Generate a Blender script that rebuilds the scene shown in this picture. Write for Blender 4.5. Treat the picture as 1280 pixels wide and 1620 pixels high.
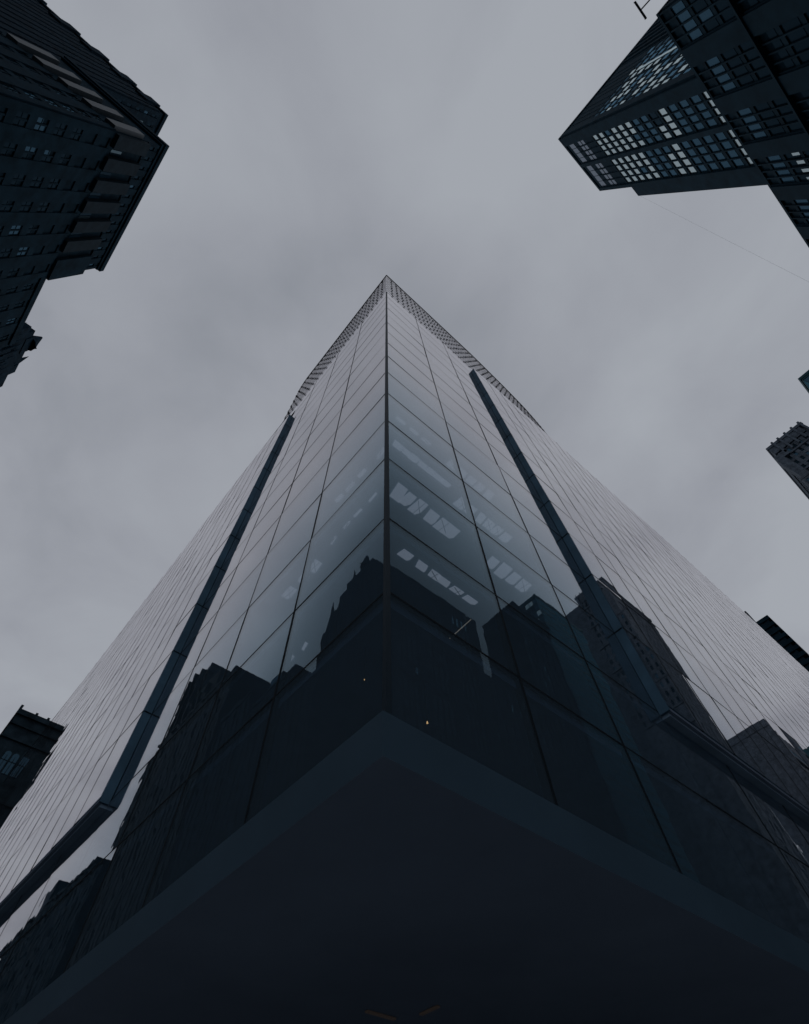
import bpy, math, random
from mathutils import Matrix, Vector
random.seed(7)
S = bpy.context.scene
for o in list(bpy.data.objects): bpy.data.objects.remove(o)
COL = S.collection

# ---------------------------------------------------------------- camera
RM = [[0.755555107378152, 0.5561752315842898, 0.3461294432534605],
      [-0.6543767451926144, 0.6653466508272642, 0.3593117164580957],
      [-0.03045578870936543, -0.4979788610022558, 0.8666541980103636]]
EYE = Vector((0, 0, 1.6))
cam = bpy.data.cameras.new('camera')
cam.sensor_fit = 'HORIZONTAL'; cam.sensor_width = 36.0; cam.lens = 36.0*811/1280
cam.clip_start = 0.1; cam.clip_end = 6000
co = bpy.data.objects.new('camera', cam); COL.objects.link(co)
m = Matrix.Identity(4)
for r in range(3):
    m[r][0] = RM[r][0]; m[r][1] = -RM[r][1]; m[r][2] = -RM[r][2]; m[r][3] = EYE[r]
co.matrix_world = m
S.camera = co

def pix(p):
    d = [p[i]-EYE[i] for i in range(3)]
    c = [sum(RM[r][k]*d[r] for r in range(3)) for k in range(3)]
    if c[2] <= .1: return None
    return 640+811*c[0]/c[2], 810+811*c[1]/c[2], c[2]

# ---------------------------------------------------------------- exposure
S.view_settings.view_transform = 'Standard'; S.view_settings.look = 'None'
S.view_settings.gamma = 1; S.view_settings.exposure = -1.0
try: S.view_settings.use_curve_mapping = False
except Exception: pass
S.cycles.max_bounces = 10; S.cycles.glossy_bounces = 5; S.cycles.transmission_bounces = 4
S.cycles.transparent_max_bounces = 16; S.cycles.diffuse_bounces = 3

# ---------------------------------------------------------------- overcast sky
SUN_EL, SUN_AZ = math.radians(38), math.radians(40)     # behind the tower, veiled by cloud
w = bpy.data.worlds.new('World'); S.world = w; w.use_nodes = True
nt = w.node_tree; nt.nodes.clear()
def N(t, ty, **k):
    n = t.nodes.new(ty)
    for a, b in k.items():
        if a in n.inputs: n.inputs[a].default_value = b
        else: setattr(n, a, b)
    return n
L = nt.links.new
out = N(nt, 'ShaderNodeOutputWorld')
sky = N(nt, 'ShaderNodeTexSky'); sky.sky_type = 'NISHITA'; sky.sun_disc = False
sky.sun_elevation = SUN_EL; sky.sun_rotation = math.radians(90)-SUN_AZ
bgs = N(nt, 'ShaderNodeBackground', Strength=0.06); L(sky.outputs[0], bgs.inputs[0])
tc = N(nt, 'ShaderNodeTexCoord'); sep = N(nt, 'ShaderNodeSeparateXYZ'); L(tc.outputs['Generated'], sep.inputs[0])
mx = N(nt, 'ShaderNodeMath', operation='MAXIMUM'); L(sep.outputs[2], mx.inputs[0]); mx.inputs[1].default_value = .12
comb = N(nt, 'ShaderNodeCombineXYZ')
for i in (0, 1):
    dv = N(nt, 'ShaderNodeMath', operation='DIVIDE'); L(sep.outputs[i], dv.inputs[0]); L(mx.outputs[0], dv.inputs[1]); L(dv.outputs[0], comb.inputs[i])
big = N(nt, 'ShaderNodeTexNoise', Scale=1.1, Detail=3.0, Roughness=.45); L(comb.outputs[0], big.inputs['Vector'])
sm = N(nt, 'ShaderNodeTexNoise', Scale=2.6, Detail=6.0, Roughness=.5, Distortion=.3); L(comb.outputs[0], sm.inputs['Vector'])
mp = N(nt, 'ShaderNodeMath', operation='MULTIPLY'); L(sm.outputs[0], mp.inputs[0]); mp.inputs[1].default_value = .45
ad = N(nt, 'ShaderNodeMath', operation='MULTIPLY_ADD'); L(big.outputs[0], ad.inputs[0]); ad.inputs[1].default_value = .55; L(mp.outputs[0], ad.inputs[2])
cr = N(nt, 'ShaderNodeValToRGB'); L(ad.outputs[0], cr.inputs[0])
el = cr.color_ramp.elements
el[0].position = .38; el[0].color = (.272, .290, .328, 1)
el[1].position = .61; el[1].color = (.375, .398, .438, 1)
e2 = el.new(.47); e2.color = (.322, .339, .380, 1)
bgc = N(nt, 'ShaderNodeBackground', Strength=2.0); L(cr.outputs[0], bgc.inputs[0])
ms = N(nt, 'ShaderNodeMixShader'); ms.inputs[0].default_value = .95
L(bgs.outputs[0], ms.inputs[1]); L(bgc.outputs[0], ms.inputs[2]); L(ms.outputs[0], out.inputs[0])

sl = bpy.data.lights.new('sun', 'SUN'); sl.energy = 0.5; sl.angle = math.radians(20); sl.color = (1, .96, .92)
so = bpy.data.objects.new('sun', sl); COL.objects.link(so)
sd = Vector((math.cos(SUN_EL)*math.cos(SUN_AZ), math.cos(SUN_EL)*math.sin(SUN_AZ), math.sin(SUN_EL)))
so.rotation_euler = sd.to_track_quat('Z', 'Y').to_euler(); so.location = sd*50

# ---------------------------------------------------------------- materials
def principled(name, col, rough=.7, metal=0, noise=0, nscale=1.0, spec=.04, bump=0):
    mt = bpy.data.materials.new(name); mt.use_nodes = True; t = mt.node_tree; b = t.nodes['Principled BSDF']
    b.inputs['Base Color'].default_value = (*col, 1); b.inputs['Roughness'].default_value = rough
    b.inputs['Metallic'].default_value = metal; b.inputs['Specular IOR Level'].default_value = spec
    if noise:
        c = N(t, 'ShaderNodeTexCoord'); n = N(t, 'ShaderNodeTexNoise', Scale=nscale, Detail=6.0, Roughness=.6)
        t.links.new(c.outputs['Object'], n.inputs['Vector'])
        r = N(t, 'ShaderNodeValToRGB'); t.links.new(n.outputs[0], r.inputs[0])
        r.color_ramp.elements[0].position = .3; r.color_ramp.elements[1].position = .72
        r.color_ramp.elements[0].color = (*[x*(1-noise) for x in col], 1)
        r.color_ramp.elements[1].color = (*[min(1, x*(1+noise)) for x in col], 1)
        t.links.new(r.outputs[0], b.inputs['Base Color'])
        if bump:
            bp = N(t, 'ShaderNodeBump', Strength=bump, Distance=.05); t.links.new(n.outputs[0], bp.inputs['Height']); t.links.new(bp.outputs[0], b.inputs['Normal'])
    return mt

def glass(name, r0=.045, tint=(.9, .95, 1), trans=(.55, .62, .68), rough=0.0, behind=None, wave=0.0, power=5.0, lift=None, curve=None, keep=False):
    """clear or backed glazing: reflection rises towards grazing, the rest goes through (or onto the backing)"""
    mt = bpy.data.materials.new(name); mt.use_nodes = True; t = mt.node_tree; t.nodes.clear(); l = t.links.new
    o = N(t, 'ShaderNodeOutputMaterial'); g = N(t, 'ShaderNodeNewGeometry')
    dt = N(t, 'ShaderNodeVectorMath', operation='DOT_PRODUCT'); l(g.outputs['Incoming'], dt.inputs[0]); l(g.outputs['Normal'], dt.inputs[1])
    ab = N(t, 'ShaderNodeMath', operation='ABSOLUTE'); l(dt.outputs['Value'], ab.inputs[0])
    sb = N(t, 'ShaderNodeMath', operation='SUBTRACT'); sb.inputs[0].default_value = 1; l(ab.outputs[0], sb.inputs[1])
    pw = N(t, 'ShaderNodeMath', operation='POWER'); l(sb.outputs[0], pw.inputs[0]); pw.inputs[1].default_value = power
    ma = N(t, 'ShaderNodeMath', operation='MULTIPLY_ADD', use_clamp=True); l(pw.outputs[0], ma.inputs[0]); ma.inputs[1].default_value = 1-r0; ma.inputs[2].default_value = r0
    if curve:
        fc = N(t, 'ShaderNodeFloatCurve'); cv = fc.mapping.curves[0]
        cv.points[0].location = (0, curve[0][1]); cv.points[1].location = (1, curve[-1][1])
        for x_, y_ in curve[1:-1]: cv.points.new(x_, y_)
        fc.mapping.update(); l(ab.outputs[0], fc.inputs['Value']); ma = fc
    gl = N(t, 'ShaderNodeBsdfGlossy', Roughness=rough)
    mf = N(t, 'ShaderNodeMath', operation='MULTIPLY', use_clamp=True); l((ma if curve else pw).outputs[0], mf.inputs[0]); mf.inputs[1].default_value = 1.5 if curve else 1
    mc = N(t, 'ShaderNodeMix', data_type='RGBA'); l(mf.outputs[0], mc.inputs[0]); mc.inputs[6].default_value = (*tint, 1); mc.inputs[7].default_value = (*tint, 1) if keep else (1, .965, .975, 1)
    l(mc.outputs[2], gl.inputs['Color'])
    if wave:
        c = N(t, 'ShaderNodeTexCoord'); n = N(t, 'ShaderNodeTexNoise', Scale=.55, Detail=2.0); l(c.outputs['Object'], n.inputs['Vector'])
        bp = N(t, 'ShaderNodeBump', Strength=wave, Distance=.02); l(n.outputs[0], bp.inputs['Height']); l(bp.outputs[0], gl.inputs['Normal'])
    if behind: tr = N(t, 'ShaderNodeBsdfDiffuse', Color=(*behind, 1))
    else: tr = N(t, 'ShaderNodeBsdfTransparent', Color=(*trans, 1))
    if lift:  # even pale veil mixed in to lift dark panes, standing for interior glow
        df = N(t, 'ShaderNodeBsdfDiffuse', Color=(*lift, 1)); md = N(t, 'ShaderNodeMixShader'); md.inputs[0].default_value = .08
        l(tr.outputs[0], md.inputs[1]); l(df.outputs[0], md.inputs[2]); tr = md
    mi = N(t, 'ShaderNodeMixShader'); l(ma.outputs[0], mi.inputs[0]); l(tr.outputs[0], mi.inputs[1]); l(gl.outputs[0], mi.inputs[2]); l(mi.outputs[0], o.inputs[0])
    return mt

def emit_mat(name, col, s):
    mt = bpy.data.materials.new(name); mt.use_nodes = True; b = mt.node_tree.nodes['Principled BSDF']
    b.inputs['Emission Color'].default_value = (*col, 1); b.inputs['Emission Strength'].default_value = s
    b.inputs['Base Color'].default_value = (.2, .2, .2, 1); return mt

M = dict(
    pane2=glass('outer_curtain_glass', .03, (.60, .86, 1), (.60, .66, .72), wave=.05, power=2.6, lift=(.38, .54, .66), curve=[(0, .96), (.07, .86), (.15, .68), (.20, .52), (.27, .30), (.34, .12), (.42, .05), (.6, .035), (1, .03)]),
    pane=glass('curtain_glass', .03, (.60, .86, 1), (.60, .66, .72), wave=.16, power=2.6, lift=(.38, .54, .66), curve=[(0, .96), (.07, .86), (.15, .68), (.20, .52), (.27, .30), (.34, .12), (.42, .05), (.6, .035), (1, .03)]),
    joint=principled('dark_silicone', (.008, .014, .020), .7, spec=.1),
    metal=principled('dark_metal', (.014, .030, .045), .55, 0, spec=.15),
    reveal=principled('reveal_panels', (.060, .125, .185), .6, 0, .25, .6, spec=.12),
    soffit=principled('soffit_panels', (.18, .235, .31), .8, 0, .10, .25),
    fascia=principled('fascia_metal', (.045, .084, .12), .65, 0, .1, .4, spec=.12),
    inside=principled('interior_ceiling', (.20, .29, .38), .8, 0, .2, .5),
    core=principled('interior_core', (.28, .38, .50), .8, 0, .3, .3),
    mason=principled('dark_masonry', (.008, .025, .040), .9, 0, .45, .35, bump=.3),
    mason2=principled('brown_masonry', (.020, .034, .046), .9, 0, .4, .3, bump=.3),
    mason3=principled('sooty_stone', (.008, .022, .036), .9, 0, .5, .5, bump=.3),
    mason4=principled('weathered_brick', (.085, .105, .13), .9, 0, .45, .4, bump=.3),
    mason5=principled('grey_black_stone', (.030, .050, .066), .9, 0, .45, .5, bump=.3),
    steel=principled('blue_black_cladding', (.009, .026, .040), .8, 0, .3, .25),
    teal=principled('teal_spandrel', (.03, .08, .10), .6, 0, .2, .3),
    stone_shaded=principled('pier_stone_shaded', (.014, .027, .038), .8, 0, .3, .6),  # blind pier stone with the duller light of its face put into the colour
    stone=principled('polished_stone_lit', (.030, .048, .062), .5, 0, .2, .6, spec=.22),  # same blind pier stone, coloured paler where it catches the sky
    wdark=glass('window_glass_dark', .03, (.10, .17, .23), behind=(.008, .020, .030), rough=.05, power=5, keep=True),
    wmid=glass('window_glass_blue', .09, (.22, .42, .58), behind=(.022, .056, .085), rough=.04, power=5, keep=True),
    wlite=glass('window_glass_bright', .55, (.80, .95, .96), behind=(.18, .22, .22), rough=.05, keep=True),
    wteal=glass('teal_glazing', .12, (.10, .26, .34), behind=(.012, .04, .055), rough=.05, power=4, keep=True),
    wpale=glass('window_glass_pale', .2, (.3, .42, .48), behind=(.07, .11, .13), rough=.05, keep=True),
    wlouv=glass('window_louvre', .08, (.8, .9, 1), behind=(.05, .065, .09), rough=.2, keep=True),
    asphalt=principled('asphalt', (.10, .105, .11), .9, 0, .3, 2.0, bump=.2),
    paving=principled('paving', (.38, .39, .40), .85, 0, .25, 1.5, bump=.2),
    paint=principled('road_paint', (.6, .6, .58), .7, 0, .15, 3),
    sky_glow=emit_mat('sky_reflection_patch', (.90, .88, .96), .5),  # emission that imitates sky reflections; no light fitting there
    warm=emit_mat('warm_lamp', (1, .55, .22), 3.0),
    warmtube=emit_mat('warm_tube', (1, .8, .6), .45),
    warmdim=emit_mat('dim_warm_lamp', (1, .6, .35), .012),
    roof=principled('roof_gravel', (.05, .055, .06), .9, 0, .3, 1),
)

# ---------------------------------------------------------------- mesh helpers
class MB:
    def __init__(s): s.v = []; s.f = []
    def box(s, x0, x1, y0, y1, z0, z1):
        if x0 > x1: x0, x1 = x1, x0
        if y0 > y1: y0, y1 = y1, y0
        b = len(s.v)
        s.v += [(x0, y0, z0), (x1, y0, z0), (x1, y1, z0), (x0, y1, z0), (x0, y0, z1), (x1, y0, z1), (x1, y1, z1), (x0, y1, z1)]
        s.f += [tuple(b+i for i in q) for q in ((0, 3, 2, 1), (4, 5, 6, 7), (0, 1, 5, 4), (1, 2, 6, 5), (2, 3, 7, 6), (3, 0, 4, 7))]
        return s
    def hexa(s, lo, hi):            # two quads (lists of 4 points) joined
        b = len(s.v); s.v += list(lo)+list(hi)
        s.f += [tuple(b+i for i in q) for q in ((0, 3, 2, 1), (4, 5, 6, 7), (0, 1, 5, 4), (1, 2, 6, 5), (2, 3, 7, 6), (3, 0, 4, 7))]
        return s
    def prism(s, pts, z0, z1):
        n = len(pts); b = len(s.v)
        s.v += [(x, y, z0) for x, y in pts]+[(x, y, z1) for x, y in pts]
        s.f += [tuple(b+n-1-i for i in range(n)), tuple(b+n+i for i in range(n))]
        s.f += [(b+i, b+(i+1) % n, b+n+(i+1) % n, b+n+i) for i in range(n)]
        return s
    def spire(s, x, y, r, z0, z1, n=6, top=.04):
        b = len(s.v)
        for rr, z in ((r, z0), (r*.62, z0+(z1-z0)*.4), (r*top, z1)):
            s.v += [(x+rr*math.cos(2*math.pi*i/n), y+rr*math.sin(2*math.pi*i/n), z) for i in range(n)]
        for k in (0, 1): s.f += [(b+k*n+i, b+k*n+(i+1) % n, b+(k+1)*n+(i+1) % n, b+(k+1)*n+i) for i in range(n)]
        s.f += [tuple(b+n-1-i for i in range(n)), tuple(b+2*n+i for i in range(n))]
        return s
    def bar(s, p, q, r, n=6):
        p, q = Vector(p), Vector(q); d = (q-p).normalized(); a = d.orthogonal().normalized(); c = d.cross(a); b = len(s.v)
        for e in (p, q): s.v += [tuple(e+r*(a*math.cos(2*math.pi*i/n)+c*math.sin(2*math.pi*i/n))) for i in range(n)]
        s.f += [(b+i, b+(i+1) % n, b+n+(i+1) % n, b+n+i) for i in range(n)]+[tuple(b+n-1-i for i in range(n)), tuple(b+n+i for i in range(n))]
        return s
    def build(s, name, mat, parent=None, stuff=False):
        me = bpy.data.meshes.new(name); me.from_pydata(s.v, [], s.f); me.update()
        o = bpy.data.objects.new(name, me); COL.objects.link(o); me.materials.append(M[mat])
        if parent is not None:
            o.parent = parent; o.matrix_parent_inverse = Matrix.Translation(-Vector(parent.location)) if parent.type == 'EMPTY' else Matrix.Identity(4)
        if stuff: o['kind'] = 'stuff'
        return o
def thing(name, label, cat, loc, group=None):
    o = bpy.data.objects.new(name, None); COL.objects.link(o); o.location = loc; o.empty_display_size = 1
    o['label'] = label; o['category'] = cat
    if group: o['group'] = group
    return o
def tag(o, label, cat, group=None):
    o['label'] = label; o['category'] = cat
    if group: o['group'] = group
    return o
def struct(o): o['kind'] = 'structure'; return o

# ---------------------------------------------------------------- ground, road, pavements
struct(MB().box(-900, 1400, -900, 1400, -.5, 0).build('ground', 'asphalt'))
struct(MB().box(-38, 3.0, -2200+1400, 1300, .004, .008).build('road', 'asphalt'))
struct(MB().box(3.2, 1200, -38, 4.0, .009, .013).build('cross_road', 'asphalt'))
struct(MB().box(-1.6, 160, -1.8, 150, .02, .14).build('pavement', 'paving'))
mk = MB()
for i in range(40): mk.box(-20.1, -19.9, -200+i*12, -196+i*12, .016, .020)
struct(mk.build('lane_marking', 'paint'))
mk = MB()
for i in range(9): mk.box(-14+i*1.2, -13.4+i*1.2, -5.2, -2.6, .016, .020)
struct(mk.build('crosswalk_marking', 'paint'))

# ================================================================ THE GLASS TOWER
CX, CY = 4.938, 5.908
OL, OR = 4.488, 5.438                # planes of the two forward facades
YL, XR = 24.12, 18.7               # where they start
YE, XE = 129.0, 142.0              # where they end
FLO = [7.74, 11.25, 14.72]+[19.08+4.07*k for k in range(13)]      # ... 67.9
ROOF = FLO[-1]
def lerp(P, x):
    for (a, b), (c, d) in zip(P, P[1:]):
        if a <= x <= c: return b+(d-b)*(x-a)/(c-a)
    return P[-1][1]
def ztopL(y): return lerp([(24, 63.1), (34, 64.2), (46, 63.9), (91, 59.0), (140, 58.8)], y)
def ztopR(x): return lerp([(18.6, 65.6), (25, 67.0), (34, 68.3), (46, 69.8), (67, 73.4), (97, 75.2), (150, 74.6)], x)
tower = thing('glass_tower', 'dark glass corner tower rising to a sharp point, with folded glazing and a louvred crown', 'skyscraper', (CX, CY, 0))

def pane(mb, axis, c, out, s0, s1, z0, z1, z0b=None, z1b=None, tilt=.0016, g=.028):
    """glazing unit 3 cm thick, very slightly out of true; axis 'y' = runs along y on plane x=c"""
    a = random.gauss(0, tilt); b = random.gauss(0, tilt*.8); sc = (s0+s1)/2; zc = (z0+z1)/2
    z0b = z0 if z0b is None else z0b; z1b = z1 if z1b is None else z1b
    s0 += g; s1 -= g
    pts = [(s0, z0+g), (s1, z0b+g), (s1, z1b-g), (s0, z1-g)]
    lo, hi = [], []
    for s, z in pts:
        n = c+a*(s-sc)+b*(z-zc)
        for dst, d in ((lo, .012), (hi, -.018)):
            v = n+out*d
            dst.append((v, s, z) if axis == 'y' else (s, v, z))
    if (axis == 'y') == (out < 0): mb.hexa(hi, lo)
    else: mb.hexa(lo, hi)

units = []      # (distance, axis, plane, s0, s1, z0, z1)
LY = [CY, 10.62, 15.28, 19.95, YL]; RX = [CX, 9.6, 14.22, XR]
for k in range(len(FLO)-1):
    z0, z1 = FLO[k], FLO[k+1]
    for a, b in zip(LY, LY[1:]): units.append(('y', CX, a, b, z0, z1))
    for a, b in zip(RX, RX[1:]): units.append(('x', CY, a, b, z0, z1))
LOW = []
y = YL
while y < YE-.1:
    y2 = min(y+4.65, YE); LOW += [('y', CX, y, y2, 7.74, 11.25), ('y', CX, y, y2, 11.25, 14.5)]; y = y2
x = XR
while x < XE-.1:
    x2 = min(x+4.65, XE); LOW += [('x', CY, x, x2, 7.74, 11.25), ('x', CY, x, x2, 11.25, 14.5)]; x = x2
allu = units+LOW
def udist(u):
    s = (u[2]+u[3])/2; z = (u[4]+u[5])/2
    p = (u[1], s, z) if u[0] == 'y' else (s, u[1], z); q = pix(p)
    area = (u[3]-u[2])*(u[5]-u[4])
    d2 = sum((p[i]-EYE[i])**2 for i in range(3))
    inf = q and -60 < q[0] < 1340 and -60 < q[1] < 1680
    return -(area/d2*abs(u[1])/math.sqrt(d2))*(1 if inf else .001)
allu.sort(key=udist)
rest = MB()
rest2 = MB()
for i, u in enumerate(allu):
    if i < 100:
        mb = MB(); pane(mb, u[0], u[1], -1, *u[2:]); mb.build('glass_pane', 'pane', tower)
    else: pane(rest, u[0], u[1], -1, *u[2:])
# forward facades
zl = [14.72]+[19.08+4.07*k for k in range(12)]
ys = [YL]+[26.8+2.45*k for k in range(200) if 26.8+2.45*k < YE-.5]+[YE]
for a, b in zip(ys, ys[1:]):
    for k in range(len(zl)):
        z0 = zl[k]; z1a = min(zl[k+1] if k+1 < len(zl) else 99, ztopL(a)); z1b = min(zl[k+1] if k+1 < len(zl) else 99, ztopL(b))
        if min(z1a, z1b)-z0 < .15: continue
        pane(rest2, 'y', OL, -1, a, b, z0, z1a, None, z1b, tilt=.0024)
zr = [14.72]+[19.08+4.07*k for k in range(15)]
xs = [XR]+[21.2+2.42*k for k in range(200) if 21.2+2.42*k < XE-.5]+[XE]
for a, b in zip(xs, xs[1:]):
    for k in range(len(zr)):
        z0 = zr[k]; z1a = min(zr[k+1] if k+1 < len(zr) else 99, ztopR(a)); z1b = min(zr[k+1] if k+1 < len(zr) else 99, ztopR(b))
        if min(z1a, z1b)-z0 < .15: continue
        pane(rest2, 'x', OR, -1, a, b, z0, z1a, None, z1b, tilt=.0024)
rest.build('upper_glass_panes', 'pane', tower, stuff=True)
rest2.build('facade_glass_panes', 'pane2', tower, stuff=True)

# mullions and transoms of the corner bay
def vert(axis, c, s, z0, z1, wd, dp, name='mullion', mat='joint'):
    mb = MB()
    if axis == 'y': mb.box(c-.022, c+dp, s-wd/2, s+wd/2, z0, z1)
    else: mb.box(s-wd/2, s+wd/2, c-.022, c+dp, z0, z1)
    return mb.build(name, mat, tower)
MB().box(CX-.03, CX+.10, CY-.03, CY+.055, 7.75, ROOF).box(CX-.03, CX+.03, CY+.056, CY+.09, 7.75, ROOF).build('corner_post', 'metal', tower)
for s in LY[1:-1]: vert('y', CX, s, 7.76, ROOF-.02, .085, .22)
for s in RX[1:-1]: vert('x', CY, s, 7.76, ROOF-.02, .085, .22)
for z in FLO[1:]:
    wd = .06
    MB().box(CX-.018, CX+.12, CY+.10, YL-.01, z-wd/2, z+wd/2).build('transom', 'joint', tower)
    MB().box(CX+.11, XR-.01, CY-.018, CY+.12, z-wd/2, z+wd/2).build('transom', 'joint', tower)
# lower strip
y = YL+4.65
while y < YE: vert('y', CX, y, 7.76, 14.5, .08, .2); y += 4.65
x = XR+4.65
while x < XE: vert('x', CY, x, 7.76, 14.5, .08, .2); x += 4.65
MB().box(CX-.018, CX+.12, YL+.01, YE, 11.21, 11.29).build('transom', 'joint', tower)
MB().box(XR+.01, XE, CY-.018, CY+.12, 11.21, 11.29).build('transom', 'joint', tower)
# thin joints of the forward facades
jl = MB()
for s in ys[1:-1]: jl.box(OL-.02, OL+.06, s-.03, s+.03, 14.74, ztopL(s)-.02)
jl.build('left_facade_joint_lines', 'joint', tower, stuff=True)
jr = MB()
for s in xs[1:-1]: jr.box(s-.03, s+.03, OR-.02, OR+.06, 14.74, ztopR(s)-.02)
jr.build('right_facade_joint_lines', 'joint', tower, stuff=True)
for z in zl[1:]:
    y1 = YE
    while ztopL(y1) < z+.05 and y1 > YL: y1 -= .5
    if y1 > YL+1: MB().box(OL-.014, OL+.05, YL+.02, y1, z-.04, z+.04).build('transom', 'joint', tower)
for z in zr[1:]:
    x0 = XR
    while ztopR(x0) < z+.05 and x0 < XE: x0 += .5
    if x0 < XE-1: MB().box(x0+.02, XE, OR-.014, OR+.05, z-.04, z+.04).build('transom', 'joint', tower)

# reveals (folded returns), undersides and sloping roof edges of the forward facades
def reveal(z0, z1, lo, hi, fixed, axis):
    mb = MB()
    if axis == 'L': mb.box(lo, hi-.03, fixed-.02, fixed+.1, z0, z1)
    else: mb.box(fixed-.02, fixed+.1, lo, hi-.03, z0, z1)
    o = mb.build('reveal', 'reveal', tower)
    g = MB(); mid = lo+(hi-lo)*.5
    z = z0+4.53
    while z < z1-1:
        if axis == 'L': g.box(lo+.01, hi-.04, fixed-.045, fixed-.022, z-.03, z+.03)
        else: g.box(fixed-.045, fixed-.022, lo+.01, hi-.04, z-.03, z+.03)
        z += 4.07
    g.build('panel_joint', 'joint', o)
reveal(14.55, ztopL(YL), OL+.02, CX, YL, 'L')
reveal(14.55, ztopR(XR), OR+.02, CY, XR, 'R')
MB().box(OL+.02, CX+.3, YL+.101, YE, 14.552, 14.7).build('soffit', 'soffit', tower)
MB().box(XR+.101, XE, OR+.02, CY+.3, 14.552, 14.7).build('soffit', 'soffit', tower)
rf = MB(); n = 12
for i in range(n):
    a = YL+.1+(YE-YL-.1)*i/n; b = YL+.1+(YE-YL-.1)*(i+1)/n
    rf.hexa([(OL+.03, a, ztopL(a)-.25), (CX, a, ztopL(a)-.25), (CX, b, ztopL(b)-.25), (OL+.03, b, ztopL(b)-.25)],
            [(OL+.03, a, ztopL(a)-.05), (CX, a, ztopL(a)-.05), (CX, b, ztopL(b)-.05), (OL+.03, b, ztopL(b)-.05)])
for i in range(n*2):
    a = XR+.1+(XE-XR-.1)*i/n/2; b = XR+.1+(XE-XR-.1)*(i+1)/n/2
    rf.hexa([(a, OR+.03, ztopR(a)-.25), (b, OR+.03, ztopR(b)-.25), (b, CY, ztopR(b)-.25), (a, CY, ztopR(a)-.25)],
            [(a, OR+.03, ztopR(a)-.05), (b, OR+.03, ztopR(b)-.05), (b, CY, ztopR(b)-.05), (a, CY, ztopR(a)-.05)])
rf.build('edge_roof', 'metal', tower)

# fascia and soffit over the recessed lobby
MB().box(CX-.13, CX-.04, CY-.06, YE, 6.85, 7.735).box(CX-.039, XE, CY-.06, CY+.03, 6.85, 7.735).build('fascia', 'fascia', tower)
MB().box(CX-.038, XE-.2, CY+.031, YE-.2, 6.850, 7.10).box(CX-.129, XE-.1, CY-.059, YE-.1, 6.847, 6.849).build('entrance_soffit', 'soffit', tower)
lob = MB().box(CX+26, XE-1, CY+26, YE-1, .14, 6.86); lob.build('lobby_wall', 'core', tower)
# core and floors
for z in FLO[1:-1]:
    MB().box(CX+.14, XE-.3, CY+.14, YE-.3, z-.30, z-.035).build('floor_slab', 'inside', tower)
MB().box(CX+.14, XE-.3, CY+.14, YE-.3, ROOF-.3, ROOF-.035).build('roof_slab', 'roof', tower)
MB().box(CX+9, XE-.6, CY+9, YE-.6, 7.11, ROOF-.31).build('core_wall', 'core', tower)
for z in FLO[2:-2]:
    mb = MB()
    # floor edge behind the forward facades
    mb.box(OL+.15, CX+.1, YL+.12, YE-.3, z-.3, z-.04) if z < 54 else None
    mb.box(XR+.12, XE-.3, OR+.15, CY+.1, z-.301, z-.041) if z < 60 else None
    if mb.v: mb.build('floor_edge', 'inside', tower)
for (a, b, c, d) in ((CX+3.2, CX+3.7, CY+3.2, CY+3.7), (CX+3.2, CX+3.7, CY+12, CY+12.5), (CX+10, CX+10.5, CY+3.2, CY+3.7)):
    MB().box(a, b, c, d, 7.11, ROOF-.31).build('column', 'core', tower)

# glowing panels added in place of sky reflections seen in the corner bay
def glow_patch(x, y, z, a, b):
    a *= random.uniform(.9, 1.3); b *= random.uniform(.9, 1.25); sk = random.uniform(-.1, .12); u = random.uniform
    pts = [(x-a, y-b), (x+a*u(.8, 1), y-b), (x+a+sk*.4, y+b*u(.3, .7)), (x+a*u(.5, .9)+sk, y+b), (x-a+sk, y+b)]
    o = MB().prism(pts, z-.34, z-.305).build('sky_reflection_patch', 'sky_glow', tower)
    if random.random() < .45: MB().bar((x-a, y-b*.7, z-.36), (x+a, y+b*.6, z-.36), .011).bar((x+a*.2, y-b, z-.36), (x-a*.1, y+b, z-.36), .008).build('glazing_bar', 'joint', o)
zc = dict(A=14.72, B=19.08, C=23.15, D=27.22, E=31.29)
for x in (6.15, 6.75, 7.3, 7.65, 8.3, 8.9): glow_patch(x, 6.42, zc['A'], .20, .11)
for x in (6.1, 6.62, 7.15, 7.8, 8.45, 8.95, 11.2, 11.85, 12.5, 13.1): glow_patch(x, 6.62, zc['B'], .22, .27)
for x in (6.0, 6.5, 7.0, 7.5, 8.0, 8.5, 8.95): glow_patch(x, 6.42, zc['C'], .22, .12)
for x in (10.3, 10.9, 11.5, 12.1, 12.7, 13.3): glow_patch(x, 6.7, zc['C'], .22, .24)
for x in (10.2, 10.9, 11.6, 12.3, 13.0): glow_patch(x, 6.6, zc['D'], .26, .2)
for x in (6.4, 7.3, 8.2): glow_patch(x, 6.5, zc['D'], .25, .07)
for y in (7.4, 8.3, 9.0, 9.9): glow_patch(5.5, y, zc['B'], .05, .2)
for y in (7.2, 8.5, 9.4, 10.2): glow_patch(5.65, y, zc['C'], .08, .25)
for y in (11.4, 12.2, 13.2): glow_patch(5.7, y, zc['B'], .16, .28)
for y in (11.4, 12.2): glow_patch(5.9, y, zc['A'], .05, .18)
MB().bar((7.5, 6.5, 11.7), (8.8, 6.5, 13.5), .014).build('tube_lamp', 'warmtube', tower)
def pend(x, y, z, r=.03):
    mb = MB().spire(x, y, r, z, z+r*2, 8, .4); o = mb.build('pendant_lamp', 'warm', tower)
    MB().bar((x, y, z+r*2), (x, y, z+1.0), .008).build('cord', 'joint', o)
pend(5.45, 7.3, 9.8, .013); pend(6.55, 6.5, 8.7, .023)
MB().box(11.3, 12.3, 14.3, 14.42, 6.80, 6.836).build('soffit_lamp', 'warmdim', tower)
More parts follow.
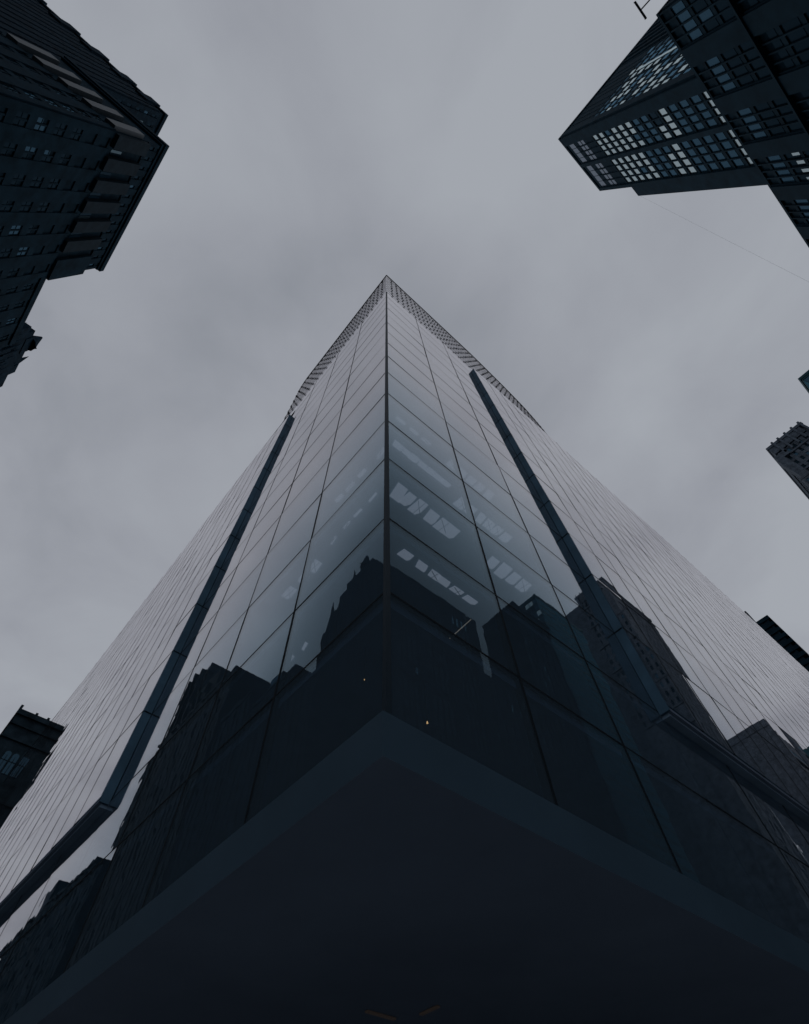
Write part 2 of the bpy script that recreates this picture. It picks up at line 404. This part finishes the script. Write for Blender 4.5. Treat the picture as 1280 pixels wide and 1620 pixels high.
MB().box(12.6, 12.72, 13.0, 13.7, 6.80, 6.836).build('soffit_lamp', 'warmdim', tower)

# crown: a glazed screen on the roof that curls away at both ends, studded with little brackets
LP = [(CX, CY), (CX, 27.0), (5.1, 29), (5.46, 30.9), (5.85, 32.8), (6.35, 34.6), (7.2, 37), (8.6, 39.5), (10.6, 41.8)]
RP = [(CX, CY), (23.5, 5.95), (30.2, 6.13), (33.5, 6.26), (36.9, 6.42), (40.6, 6.75), (44.2, 7.2), (47.5, 8.4), (50.5, 10.4), (53, 13)]
HC = 88.0
def walk(P, step):
    outp = []; acc = 0; nxt = step
    for (a, b), (c, d) in zip(P, P[1:]):
        ln = math.hypot(c-a, d-b)
        while nxt <= acc+ln:
            t = (nxt-acc)/ln; outp.append((a+(c-a)*t, b+(d-b)*t, (c-a)/ln, (d-b)/ln)); nxt += step
        acc += ln
    return outp
def screen(P, sgn):
    pts = [(P[0][0], P[0][1], P[1][0]-P[0][0], P[1][1]-P[0][1])]+walk(P, 1.162)
    g = MB()
    for p, q in zip(pts, pts[1:]):
        n = Vector((q[1]-p[1], p[0]-q[0])).normalized()*sgn*.02
        for k in range(5):
            z0 = ROOF+.02+k*(HC-ROOF)/5; z1 = z0+(HC-ROOF)/5-.05
            A, B = (p[0], p[1]), (q[0], q[1])
            g.hexa([(A[0], A[1], z0), (B[0], B[1], z0), (B[0]-n[0], B[1]-n[1], z0), (A[0]-n[0], A[1]-n[1], z0)],
                   [(A[0], A[1], z1), (B[0], B[1], z1), (B[0]-n[0], B[1]-n[1], z1), (A[0]-n[0], A[1]-n[1], z1)])
    g.build('crown_glass', 'pane', tower)
    rails = [MB() for _ in range(10)]; cop = MB()
    for p, q in zip(pts, pts[1:]):
        n = Vector((q[1]-p[1], p[0]-q[0])).normalized()*sgn
        for k in range(1, 10):
            z = ROOF+k*(HC-ROOF)/10; rail = rails[k]
            o1, o2 = .022, .05
            rail.hexa([(p[0]+n[0]*o1, p[1]+n[1]*o1, z), (q[0]+n[0]*o1, q[1]+n[1]*o1, z), (q[0]+n[0]*o2, q[1]+n[1]*o2, z), (p[0]+n[0]*o2, p[1]+n[1]*o2, z)],
                      [(p[0]+n[0]*o1, p[1]+n[1]*o1, z+.03), (q[0]+n[0]*o1, q[1]+n[1]*o1, z+.03), (q[0]+n[0]*o2, q[1]+n[1]*o2, z+.03), (p[0]+n[0]*o2, p[1]+n[1]*o2, z+.03)])
        o1, o2 = .06, -.3
        cop.hexa([(p[0]+n[0]*o1, p[1]+n[1]*o1, HC), (q[0]+n[0]*o1, q[1]+n[1]*o1, HC), (q[0]+n[0]*o2, q[1]+n[1]*o2, HC), (p[0]+n[0]*o2, p[1]+n[1]*o2, HC)],
                 [(p[0]+n[0]*o1, p[1]+n[1]*o1, HC+.22), (q[0]+n[0]*o1, q[1]+n[1]*o1, HC+.22), (q[0]+n[0]*o2, q[1]+n[1]*o2, HC+.22), (p[0]+n[0]*o2, p[1]+n[1]*o2, HC+.22)])
    for rail in rails[1:]: rail.build('crown_rail', 'metal', tower)
    cop.build('coping', 'joint', tower)
    return pts, sgn
nodes = []
for P, sgn in ((LP, -1), (RP, 1)):
    screen(P, sgn)
    for (x, y, tx, ty) in walk(P, .93):
        nx, ny = ty*sgn, -tx*sgn
        for k in range(8):
            z = ROOF+.6+k*(HC-ROOF-1)/7.2
            nodes.append((x, y, tx, ty, nx, ny, z))
def bracket(mb, x, y, tx, ty, nx, ny, z, hw=.10, dp=.11, h=.26):
    q = [(x+tx*a+nx*b, y+ty*a+ny*b) for a, b in ((-hw, .03), (hw, .03), (hw, dp), (-hw, dp))]
    mb.hexa([(*p, z-h/2) for p in q], [(*p, z+h/2) for p in q])
nodes.sort(key=lambda n: n[6]+abs(n[0]-CX)*.2+abs(n[1]-CY)*.2)
rb = MB()
for i, nd in enumerate(nodes):
    if i < 90: mb = MB(); bracket(mb, *nd); mb.build('bracket', 'joint', tower)
    else: bracket(rb, *nd)
rb.build('crown_brackets', 'joint', tower, stuff=True)

# ================================================================ THE BUILDINGS AROUND
class Bld:
    def __init__(s, name, label, cat, loc, wall, group=None):
        s.root = thing(name, label, cat, loc, group); s.wall = MB(); s.wm = wall; s.win = []
    def face(s, axis, c, out, s0, s1, z0, z1, ps, pz, ww, wh, pick, pd=.35, sd=.22, pair=False, piers=True):
        """axis 'x': face lies on plane y=c and runs along x; 'y': on plane x=c"""
        def put(mb, a0, a1, d0, d1, q0, q1):
            e0, e1 = c+out*d0, c+out*d1
            mb.box(a0, a1, e0, e1, q0, q1) if axis == 'x' else mb.box(e0, e1, a0, a1, q0, q1)
        ns = max(1, int(round((s1-s0)/ps))); ps = (s1-s0)/ns; nz = max(1, int(round((z1-z0)/pz))); pz = (z1-z0)/nz
        for i in range(ns+1):
            ce = s0+i*ps; hw = (ps-ww)/2
            if piers: put(s.wall, max(ce-hw, s0+.003), min(ce+hw, s1-.003), -.05, pd, z0, z1-.004)
        for k in range(nz+1):
            ce = z0+k*pz; hh = (pz-wh)/2
            put(s.wall, s0+.006, s1-.006, -.05, sd, max(ce-hh, z0+.003), min(ce+hh, z1-.008))
        for i in range(ns):
            for k in range(nz):
                mt = pick(i, k, ns, nz)
                if not mt: continue
                a = s0+(i+.5)*ps; z = z0+(k+.5)*pz
                if pair:
                    for d in (-1, 1):
                        b0 = a+d*ww*.25
                        s.win.append((axis, c, out, b0-ww*.19, b0+ww*.19, z-wh/2-.02, z+wh*(random.choice([.5, .5, .5, .1]))-.03, mt if random.random() < .75 else 'wdark'))
                    put(s.wall, a-ww*.07, a+ww*.07, -.05, sd*.7, z-wh/2, z+wh/2)
                    put(s.wall, a-ww/2, a+ww/2, -.05, .1, z-.06, z+.06)
                else: s.win.append((axis, c, out, a-ww/2-.02, a+ww/2+.02, z-wh/2-.02, z+wh/2+.02, mt))
    def done(s, cap=95):
        s.wall.build('wall', s.wm, s.root)
        def key(wd):
            a, z = (wd[3]+wd[4])/2, (wd[5]+wd[6])/2
            p = (a, wd[1], z) if wd[0] == 'x' else (wd[1], a, z); q = pix(p)
            if not q or not (-5 < q[0] < 1285 and -5 < q[1] < 1625): return 1e9
            d = math.sqrt(sum((p[i]-EYE[i])**2 for i in range(3))); cs = abs((p[1] if wd[0] == 'x' else p[0]))/d
            br = {'wlite': 5, 'wmid': 2.5}.get(wd[7], 1)
            return d*d/max(cs, .01)/((wd[4]-wd[3])*(wd[6]-wd[5]))/br
        s.win.sort(key=key); rest = {}
        for i, wd in enumerate(s.win):
            solo = i < cap and key(wd) < 1e9
            mb = MB() if solo else rest.setdefault(wd[7], MB())
            ax, c, out, a0, a1, z0, z1, mt = wd
            e0, e1 = c-out*.03, c+out*.06
            mb.box(a0, a1, e0, e1, z0, z1) if ax == 'x' else mb.box(e0, e1, a0, a1, z0, z1)
            if solo: mb.build('window', mt, s.root)
        for mt, mb in rest.items(): mb.build('windows', mt, s.root, stuff=True)
def rnd(p):        # random picker from weights
    ks = list(p); ws = [p[k] for k in ks]
    return lambda i, k, a, b: random.choices(ks, ws)[0]

# --- left: dark masonry block with projecting blind piers
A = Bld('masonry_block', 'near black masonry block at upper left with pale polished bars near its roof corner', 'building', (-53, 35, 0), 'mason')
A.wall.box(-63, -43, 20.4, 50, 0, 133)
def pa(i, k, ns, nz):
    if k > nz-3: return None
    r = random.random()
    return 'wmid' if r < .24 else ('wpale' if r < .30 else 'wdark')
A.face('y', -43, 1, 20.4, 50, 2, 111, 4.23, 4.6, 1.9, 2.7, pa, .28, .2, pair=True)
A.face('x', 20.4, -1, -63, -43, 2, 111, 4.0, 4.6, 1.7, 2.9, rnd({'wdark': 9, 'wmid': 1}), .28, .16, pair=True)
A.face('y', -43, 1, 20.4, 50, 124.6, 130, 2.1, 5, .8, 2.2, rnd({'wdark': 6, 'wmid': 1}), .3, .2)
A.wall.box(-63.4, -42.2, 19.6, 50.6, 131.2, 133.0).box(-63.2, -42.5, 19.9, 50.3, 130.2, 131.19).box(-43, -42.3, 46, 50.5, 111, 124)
A.wall.box(-47, -44, 44.5, 48, 133.001, 134.6).box(-50, -45, 22, 25.5, 133.001, 134.4)
for i in range(7):
    y = 21.4+i*4.23
    if i < 6: MB().box(-43.05, -42.1, y-.9, y+1.5, 110.8, 124.2).build('blind_pier', 'stone_shaded', A.root)
for i in range(5):
    x = -43.9-i*4.05
    MB().box(x-1.0, x+.7, 20.45, 19.6, 110.6, 122.6).build('blind_pier', 'stone', A.root)
# low row of openings between the blind piers
for i in range(5):
    y = 24.1+i*4.23
    A.win.append(('y', -43, 1, y-.55, y-.05, 112.5, 116.5, random.choice(['wmid', 'wpale', 'wdark'])))
    A.win.append(('y', -43, 1, y+.1, y+.6, 112.5, 116.5, random.choice(['wmid', 'wpale', 'wdark'])))
A.done()
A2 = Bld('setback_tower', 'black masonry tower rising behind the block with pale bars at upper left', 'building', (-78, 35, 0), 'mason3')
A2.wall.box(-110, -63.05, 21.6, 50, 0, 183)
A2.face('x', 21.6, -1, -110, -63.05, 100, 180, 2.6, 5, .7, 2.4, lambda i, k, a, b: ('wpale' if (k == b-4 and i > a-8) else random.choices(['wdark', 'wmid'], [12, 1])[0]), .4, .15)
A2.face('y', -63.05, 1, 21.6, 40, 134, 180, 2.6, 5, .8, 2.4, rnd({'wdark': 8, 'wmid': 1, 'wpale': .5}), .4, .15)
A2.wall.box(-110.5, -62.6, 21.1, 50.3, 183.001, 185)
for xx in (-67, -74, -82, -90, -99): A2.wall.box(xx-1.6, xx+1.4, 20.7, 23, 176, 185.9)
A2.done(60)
# lower wing
Wg = Bld('lower_wing', 'dark lower masonry wing beside the block at left, with scattered small lit panes', 'building', (-53, 62, 0), 'mason')
Wg.wall.box(-63, -43.2, 50.01, 66, 0, 111)
Wg.face('y', -43.2, 1, 50.01, 66, 2, 109, 4.0, 4.6, 1.5, 2.8, lambda i, k, a, b: random.choices(['wdark', 'wmid', 'wpale'], [7, 2, 1.2 if k > b-5 else .2])[0], .28, .2, pair=True)
Wg.wall.box(-63.3, -42.7, 50.02, 66.3, 109.2, 111.02)
Wg.done(60)

# --- gothic tower
G = Bld('gothic_tower', 'dark gothic tower with pinnacles and a pointed spire peeping in at the left edge', 'building', (-78, 118, 0), 'mason3')
G.wall.box(-92, -70, 99, 139, 0, 168)
G.wall.box(-90, -70.5, 101, 137, 168.001, 181).box(-88, -70.7, 104, 131, 181.001, 188.5).box(-86, -70.9, 107, 126, 188.501, 193)
G.face('y', -70, 1, 99, 139, 20, 168, 3.1, 5, 1.2, 3.2, rnd({'wdark': 12, 'wmid': 1}), .6, .15)
G.face('y', -70.5, 1, 101.2, 136.8, 168.2, 180.5, 3.1, 6, 1.1, 4.2, rnd({'wdark': 5, 'wmid': 1}), .5, .2)
def pin(y, r, z0, z1, x=-70.9):
    mb = MB().box(x-r*.75, x+r*.75, y-r*.75, y+r*.75, z0-6, z0).spire(x, y, r*.95, z0, z1, 4).spire(x, y, r*.5, z0+(z1-z0)*.15, z0+(z1-z0)*.6, 8, .5)
    mb.build('pinnacle', 'mason3', G.root)
for (y, r, z0, z1, x) in ((99.9, 1.0, 170, 181.5, -70.6), (102.6, .8, 178, 184, -71.3), (106.2, .9, 184, 190, -71.6), (117.2, .9, 191, 196.5, -72), (121.8, 1.3, 190, 200, -72), (126.5, .9, 186, 192, -72), (130.9, 1.0, 184, 190.5, -71.8), (136.6, 1.1, 179, 190, -71.2), (138.6, .9, 167, 176, -70.8)):
    pin(y, r*1.25, z0, z1+.4, x)
for k in range(16): pin(100.5+k*2.45, .45, 181+random.uniform(-3, 3)-abs(k-5)*.9, 185.5+random.uniform(-2, 2)-abs(k-5)*.9, -70.2)
MB().box(-75, -70.6, 109.6, 116, 189, 193.8).spire(-71.8, 113.2, 3.0, 193.7, 202.5, 8, .12).spire(-71.8, 113.2, 3.4, 193.7, 197.5, 4, .3).build('spire', 'mason3', G.root)
for k in range(9):
    G.wall.box(-70.3, -69.4, 99.0+k*4.9, 99.7+k*4.9, 0, 169.5)
G.done(60)

# --- street row further along the left, mirrored in the left facade
row = [('row_building', 'dark street building with flat roof, mirrored low in the left facade', 91, 104.8, 98, -64, 'mason2'),
       ('row_building', 'dark street building with a small glazed penthouse, mirrored in the left facade', 105, 129.5, 110, -68, 'mason'),
       ('row_building', 'dark street building next to the penthouse one, mirrored in the left facade', 131, 150, 118, -66, 'mason3'),
       ('row_building', 'tall stepped brown building mirrored beside the left folded reveal', 153.5, 216, 145, -70, 'mason2'),
       ('row_building', 'long lower building mirrored at the far end of the left facade', 230, 330, 106, -70, 'mason')]
for i, (nm, lb, y0, y1, h, xb, mt) in enumerate(row):
    b = Bld(nm, lb, 'building', ((-43+xb)/2, (y0+y1)/2, 0), mt)
    b.wall.box(xb, -43, y0, y1, 0, h)
    b.face('y', -43, 1, y0, y1, 6, h-1.5, 3.4, 4.2, 1.4, 2.2, rnd({'wdark': 10, 'wmid': 2, 'wlite': .25}), .4, .2)
    b.wall.box(xb-.2, -42.6, y0+.01, y1-.01, h+.001, h+1.1)
    if i == 0: b.wall.box(-58, -46, 95, 100, h+1.101, 101.5)
    if i == 1: b.wall.box(-60, -44, 110, 113.5, h+1.101, 114).box(-58, -44.5, 122, 128, h+1.101, 114.5); 
    if i == 1:
        b.win.append(('y', -44.4, 1, 116.5, 121.5, 111.3, 117, 'wmid')); b.wall.box(-55, -44.4, 116, 122, h+1.102, 117.4)
    if i == 2: b.wall.box(-60, -45, 133, 138, h+1.101, 121.5).box(-56, -44.6, 142, 149, h+1.101, 124)
    if i == 3:
        b.wall.box(-70, -44, 162, 215.8, 146.11, 150).box(-70, -45, 176, 215.8, 150.001, 162).box(-70, -46, 196, 215.5, 162.001, 181)
        for yy in range(155, 214, 6): b.wall.box(-44.5, -42.7, yy, yy+1.2, 100, (140 if yy < 176 else 154 if yy < 196 else 176)+random.uniform(0, 2))
        b.face('y', -46, 1, 196, 215.5, 163, 180.5, 3, 4.2, 1.2, 2.4, rnd({'wdark': 8, 'wmid': 1}), .4, .2)
    if i == 4: b.wall.box(-60, -45, 240, 262, 107.101, 112).box(-60, -46, 290, 306, 107.101, 122)
    b.done(0)

# --- arched-window building closing the street at lower left
F = Bld('arched_window_building', 'black stone building at lower left edge with arched twin windows and a notched cornice', 'building', (6, 138, 0), 'mason5')
F.wall.box(-.75, 16, 131, 150, 0, 83.0)
F.wall.box(-1.05, 16, 130.5, 150.3, 83.001, 84.2).box(-.95, 16, 130.6, 150.2, 77.3, 77.7).box(-.95, 16, 130.7, 150.2, 64.9, 65.3).box(-.95, 16, 130.7, 150.2, 80.6, 81.0)
for xx in (-.75, 2.9, 5.6, 8.2, 10.8): F.wall.box(xx-.32, xx+.25, 130.45, 131, 84.21, 84.21+(.9 if xx < 0 else .45))
for xx in (1.45, 5.6, 9.8): F.wall.box(xx-.28, xx+.28, 130.72, 131.02, 20, 76.5)
def arch(x, zb, h, wd):
    pts = [(x-wd/2, zb), (x+wd/2, zb)]+[(x+wd/2*math.cos(t*math.pi/8), zb+h-wd/2+wd/2*math.sin(t*math.pi/8)) for t in range(9)]
    mb = MB(); n = len(pts); b = 0
    mb.v = [(px, 130.9, pz) for px, pz in pts]+[(px, 131.05, pz) for px, pz in pts]
    mb.f = [tuple(range(n)), tuple(2*n-1-i for i in range(n))]+[(i, n+i, n+(i+1) % n, (i+1) % n) for i in range(n)]
    o = mb.build('window', 'wmid', F.root)
    MB().box(x-wd/2, x+wd/2, 130.84, 130.895, zb+h*.55, zb+h*.55+.12).box(x-.05, x+.05, 130.83, 130.893, zb, zb+h*.8).build('window_bar', 'joint', o)
for xx in (2.7, 4.35, 6.9, 8.5, 11, 12.6):
    for zb in (70.4, 57.5, 48, 39, 30): arch(xx, zb, 4.6, 1.25)
F.done()

# --- upper right: office tower with bright windows
T = Bld('office_tower', 'dark office tower at upper right with a grid of bright greenish panes in two groups', 'skyscraper', (52, -90, 0), 'steel')
T.wall.box(36, 63.1, -118.5, -68.4, 0, 258.5).box(63.101, 67.5, -110, -68.4, 0, 227.8)
T.wall.box(35.6, 63.4, -118.8, -68.0, 258.501, 260.4)
rows_a = 'BBBBBBMMdBmmmB'; rows_b = 'BBBBBmmBBmmmMB'
zt, zp = 229.0, 5.75
def rowmat(c): return {'B': 'wlite', 'M': 'wmid', 'm': 'wmid', 'd': 'wdark'}[c]
for k in range(14+9):
    z = zt-k*zp-2.6
    for g, (x0, n, pt) in enumerate(((39.7, 4, rows_a), (50.6, 4, rows_b))):
        pw_ = 2.3 if g == 0 else 2.75
        for i in range(n):
            mt = rowmat(pt[k % 14]) if k < 14 else random.choice(['wmid', 'wdark', 'wlite'])
            if k == 9 and g == 0 and i > 1: mt = 'wlite'
            if k == 8 and g == 0 and i > 1: mt = 'wlite'
            if random.random() < .06: mt = 'wmid'
            T.win.append(('x', -68.4, 1, x0+i*pw_+.25, x0+i*pw_+pw_-.25, z-1.7, z+1.7, mt))
for zc_, hh in ((252.5, 2.6), (243.5, 1.3), (239.9, 1.3)):
    for g, (x0, n, pw_) in enumerate(((39.7, 4, 2.3), (50.6, 4, 2.75))):
        for i in range(n): T.win.append(('x', -68.4, 1, x0+i*pw_+.12, x0+i*pw_+pw_-.12, zc_-hh, zc_+hh, 'wlouv'))
# raised grid between the windows
for x0, x1 in ((36, 39.6), (49.0, 50.5), (61.7, 63.08)): T.wall.box(x0+.01, x1, -68.45, -67.7, 60, 257)
T.wall.box(63.12, 67.45, -68.45, -67.75, 60, 226.5)
for k in range(24):
    z = zt-k*zp
    T.wall.box(39.61, 48.99, -68.45, -68.1, z-.75, z+.15).box(50.51, 61.69, -68.45, -68.1, z-.75, z+.15)
for x0, pw_ in ((39.7, 2.3), (50.6, 2.75)):
    for i in range(1, 4): T.wall.box(x0+i*pw_-.16, x0+i*pw_+.16, -68.45, -68.03, 60, 249)
# flank facing the left
for k in range(27):
    z = zt-k*zp-2.6
    for j in range(14):
        y0 = -71.5-j*2.5-(.9 if j > 4 else 0)-(.9 if j > 9 else 0)
        mt = random.choices(['wlite', 'wmid', 'wdark'], [5, 5, 1] if j < 9 and k > 0 else [1, 2, 7])[0]
        T.win.append(('y', 36, -1, y0-1.9, y0, z-1.55, z+1.55, mt))
for j in range(15):
    y0 = -71.2-j*2.5-(.9 if j > 4 else 0)-(.9 if j > 9 else 0)
    T.wall.box(36.05, 35.86, y0-.1, y0+.35, 60, 256)
T.wall.box(36.05, 35.3, -70.9, -68.5, 60, 258)
for k in range(28): T.wall.box(36.05, 35.84, -108, -71, zt-k*zp-.55, zt-k*zp+.15)
for k in range(7): T.wall.box(36, 35.4, -117+k*2.9, -116.2+k*2.9, 60, 258.2)
MB().box(35.05, 35.4, -86.2, -85.2, 166, 214).build('light_strip', 'wlite', T.root)
T.done()

# --- upper right corner: near slab
Nn = Bld('gridded_slab', 'huge blue black slab filling the upper right corner, window groups between broad piers', 'building', (55, -70, 0), 'steel')
Nn.wall.box(17.4, 92, -67.5, -59, 0, 129.6).box(17.1, 92.2, -67.7, -58.55, 129.601, 130.4)
gx = 17.4; gi = 0
while gx < 90:
    x0, x1 = gx+.3, gx+7.3
    for z_i in range(24):
        z = 126.5-z_i*5.3
        if z < 6: break
        for i in range(4):
            a = x0+i*1.82
            if z_i == 0: mt = 'wmid'
            else: mt = random.choices(['wdark', 'wmid'], [60, 1])[0]
            Nn.win.append(('x', -59, 1, a, a+1.55, z-4.2, z-.6, mt))
        if gi in (3,) and z_i == 1:
            pass
        Nn.wall.box(x0-.3, x1+.6, -59.05, -58.75, z-.5, z+.4)
    for i in range(5): Nn.wall.box(x0-.27+i*1.82, x0+i*1.82, -59.05, -58.6, 3, 129.5)
    Nn.wall.box(x1+.3, x1+3.95, -59.05, -58.25, 2, 129.58)
    gx += 11.25; gi += 1
for x0, z0 in ((51.6, 115.2), (53.6, 115.2), (55.6, 115.2), (57.6, 115.2)): Nn.win.append(('x', -58.96, 1, x0, x0+.75, z0, z0+3.4, 'wlite'))
for k in range(6): Nn.wall.box(17.45, 91.9, -59.02, -57.95, 12+k*19.6, 12.5+k*19.6)
Nn.face('y', 17.4, -1, -67.4, -59.1, 2, 129, 2.7, 5.3, 1.4, 3, rnd({'wdark': 5, 'wmid': 1}), .3, .15)
Nn.done(99)
dv = thing('roof_davit', 'dark T-shaped arm jutting into the sky from the roof at upper right', 'davit', (15.2, -60, 130.4))
MB().bar((14.75, -61.6, 131.4), (18.0, -62, 130.9), .12).bar((18.0, -62, 130.3), (18.0, -62, 131.6), .14).build('arm', 'joint', dv)
MB().bar((14.5, -57.6, 131.45), (14.75, -61.6, 131.4), .12).build('boom', 'joint', dv)
MB().bar((12.7, -57.5, 131.5), (16.3, -57.5, 131.5), .20).build('cross_bar', 'joint', dv)
for xx in (12.75, 16.25): MB().bar((xx, -57.5, 131.3), (xx, -57.5, 131.9), .1).build('end_hook', 'joint', dv)

# --- dark block and teal glass building further right, mirrored in the right facade
B1 = Bld('dark_corner_block', 'plain dark block mirrored between the slab and the teal building', 'building', (128, -67, 0), 'mason')
B1.wall.box(125, 147, -76, -59, 0, 161)
B1.wall.box(92.6, 124.9, -80, -59.2, 0, 109.5).box(100, 112, -79, -66, 109.501, 114)
B1.face('x', -59.2, 1, 92.6, 124.9, 4, 108, 3.4, 4.6, 1.5, 2.6, rnd({'wdark': 12, 'wmid': 1}), .4, .2)
B1.face('x', -59, 1, 125, 147, 4, 158, 3.4, 4.6, 1.5, 2.6, rnd({'wdark': 12, 'wmid': 1}), .4, .2)
B1.face('y', 125, -1, -76, -59, 4, 158, 3.4, 4.6, 1.5, 2.6, rnd({'wdark': 12, 'wmid': 1}), .4, .2)
B1.wall.box(124.7, 147.2, -76.2, -58.6, 161.001, 162.2)
B1.done(0)
TG = Bld('teal_glass_building', 'teal glass building whose pointed corner just enters the right edge', 'building', (168, -68, 0), 'teal')
TG.wall.box(151, 186, -80, -61.2, 0, 188)
TG.face('x', -61.2, 1, 151, 186, 2, 187.5, 2.5, 4.1, 2.1, 3.1, lambda i, k, a, b: 'wteal', .06, .1)
TG.face('y', 151, -1, -80, -61.2, 2, 187.5, 2.5, 4.1, 2.1, 3.1, rnd({'wmid': 3, 'wlite': 2, 'wdark': 3}), .12, .25)
TG.wall.box(150.8, 186.2, -80.2, -60.9, 188.001, 189.4)
TG.done(40)

# --- ornate brown tower at right edge
O = Bld('ornate_brown_tower', 'weathered brown stone tower top with stepped shoulders at the middle of the right edge', 'building', (258, -66, 0), 'mason4')
O.wall.box(232, 285, -72.5, -53.5, 0, 256).box(236, 285, -95, -72.51, 0, 258).box(231, 285, -70.5, -52.6, 252.5, 257.9)
O.wall.box(230.6, 286, -73.0, -52.2, 257.901, 259.8).box(229.8, 236, -53.7, -49.8, 0, 246)
O.wall.box(229.4, 238, -55, -48.6, 0, 226)
O.face('y', 232, -1, -72.5, -53.5, 160, 252, 3.1, 5.2, 1.4, 3, rnd({'wdark': 5, 'wmid': 2}), .5, .3)
O.face('x', -53.5, 1, 236, 285, 20, 252, 3.4, 5.2, 1.5, 3, rnd({'wdark': 9, 'wmid': 1}), .5, .3)
O.face('y', 229.4, -1, -55, -48.6, 160, 225, 3.1, 5.2, 1.3, 3, rnd({'wdark': 5, 'wmid': 1}), .4, .3)
for y_ in (-72, -68, -64, -60, -56.5): O.wall.box(230.2, 231.2, y_-.5, y_+.5, 248, 260.8)
O.wall.box(234, 240, -64, -60, 259.801, 262.5)
for z_ in (196, 214, 231, 246): O.wall.box(230.9, 231.9, -73.2, -52.8, z_, z_+1.1)
for z_ in (150, 176, 206, 225): O.wall.box(228.8, 229.3, -55.6, -48.0, z_, z_+1.2)
O.wall.box(230.2, 236.2, -57, -50.6, 246.01, 250)
O.done(70)

# --- ribbed slab behind the end of the right facade
R = Bld('ribbed_balcony_tower', 'dark tower with a saw-toothed balcony edge rising behind the right facade', 'building', (205, 20, 0), 'steel')
R.wall.box(190, 225, 6.6, 40, 0, 143.5).box(189.5, 191.5, 10.4, 11.2, 143.501, 150.4).box(192, 220, 8.5, 38, 143.502, 145.2)
z = 60
while z < 143: R.wall.box(189.4, 226, 5.7-(143-z)*.03, 41, z, z+1.5); z += 3.05
R.face('y', 190, -1, 6.6, 40, 60, 143, 3, 3.05, 1.6, 1.7, rnd({'wdark': 1}), .2, .1)
R.done(40)

# --- far building with horizontal bands mirrored at right
H = Bld('banded_far_building', 'far dark building with pale horizontal bands mirrored at the lower right', 'building', (500, -70, 0), 'mason4')
H.wall.box(461.5, 600, -93, -59, 0, 266).box(461, 480, -93, -59.5, 266.001, 272)
z = 40
while z < 250: H.wall.box(466, 592, -59.05, -57.2, z, z+3.6); z += 10
H.face('x', -59, 1, 466, 592, 40, 255, 9, 10, 7.4, 5.6, rnd({'wdark': 5, 'wmid': 1}), .3, .2, piers=False)
H.wall.box(461.5, 466, -59.05, -57, 20, 262)
H.done(0)
K = Bld('distant_slab', 'distant blue glass slab mirrored at the far right end of the facade', 'building', (700, -70, 0), 'teal')
K.wall.box(640, 760, -110, -62, 0, 330)
K.face('x', -62, 1, 640, 760, 40, 325, 8, 9, 7, 7, rnd({'wmid': 3, 'wdark': 2, 'wlite': .4}), .3, .2)
K.done(0)

# thin cable in the sky below the office tower
tag(MB().bar((67.4, -67.9, 226), (92.5, -58.4, 131.5), .016, 5).build('overhead_cable', 'paving'), 'hair-thin cable sloping across the sky below the office tower', 'cable')
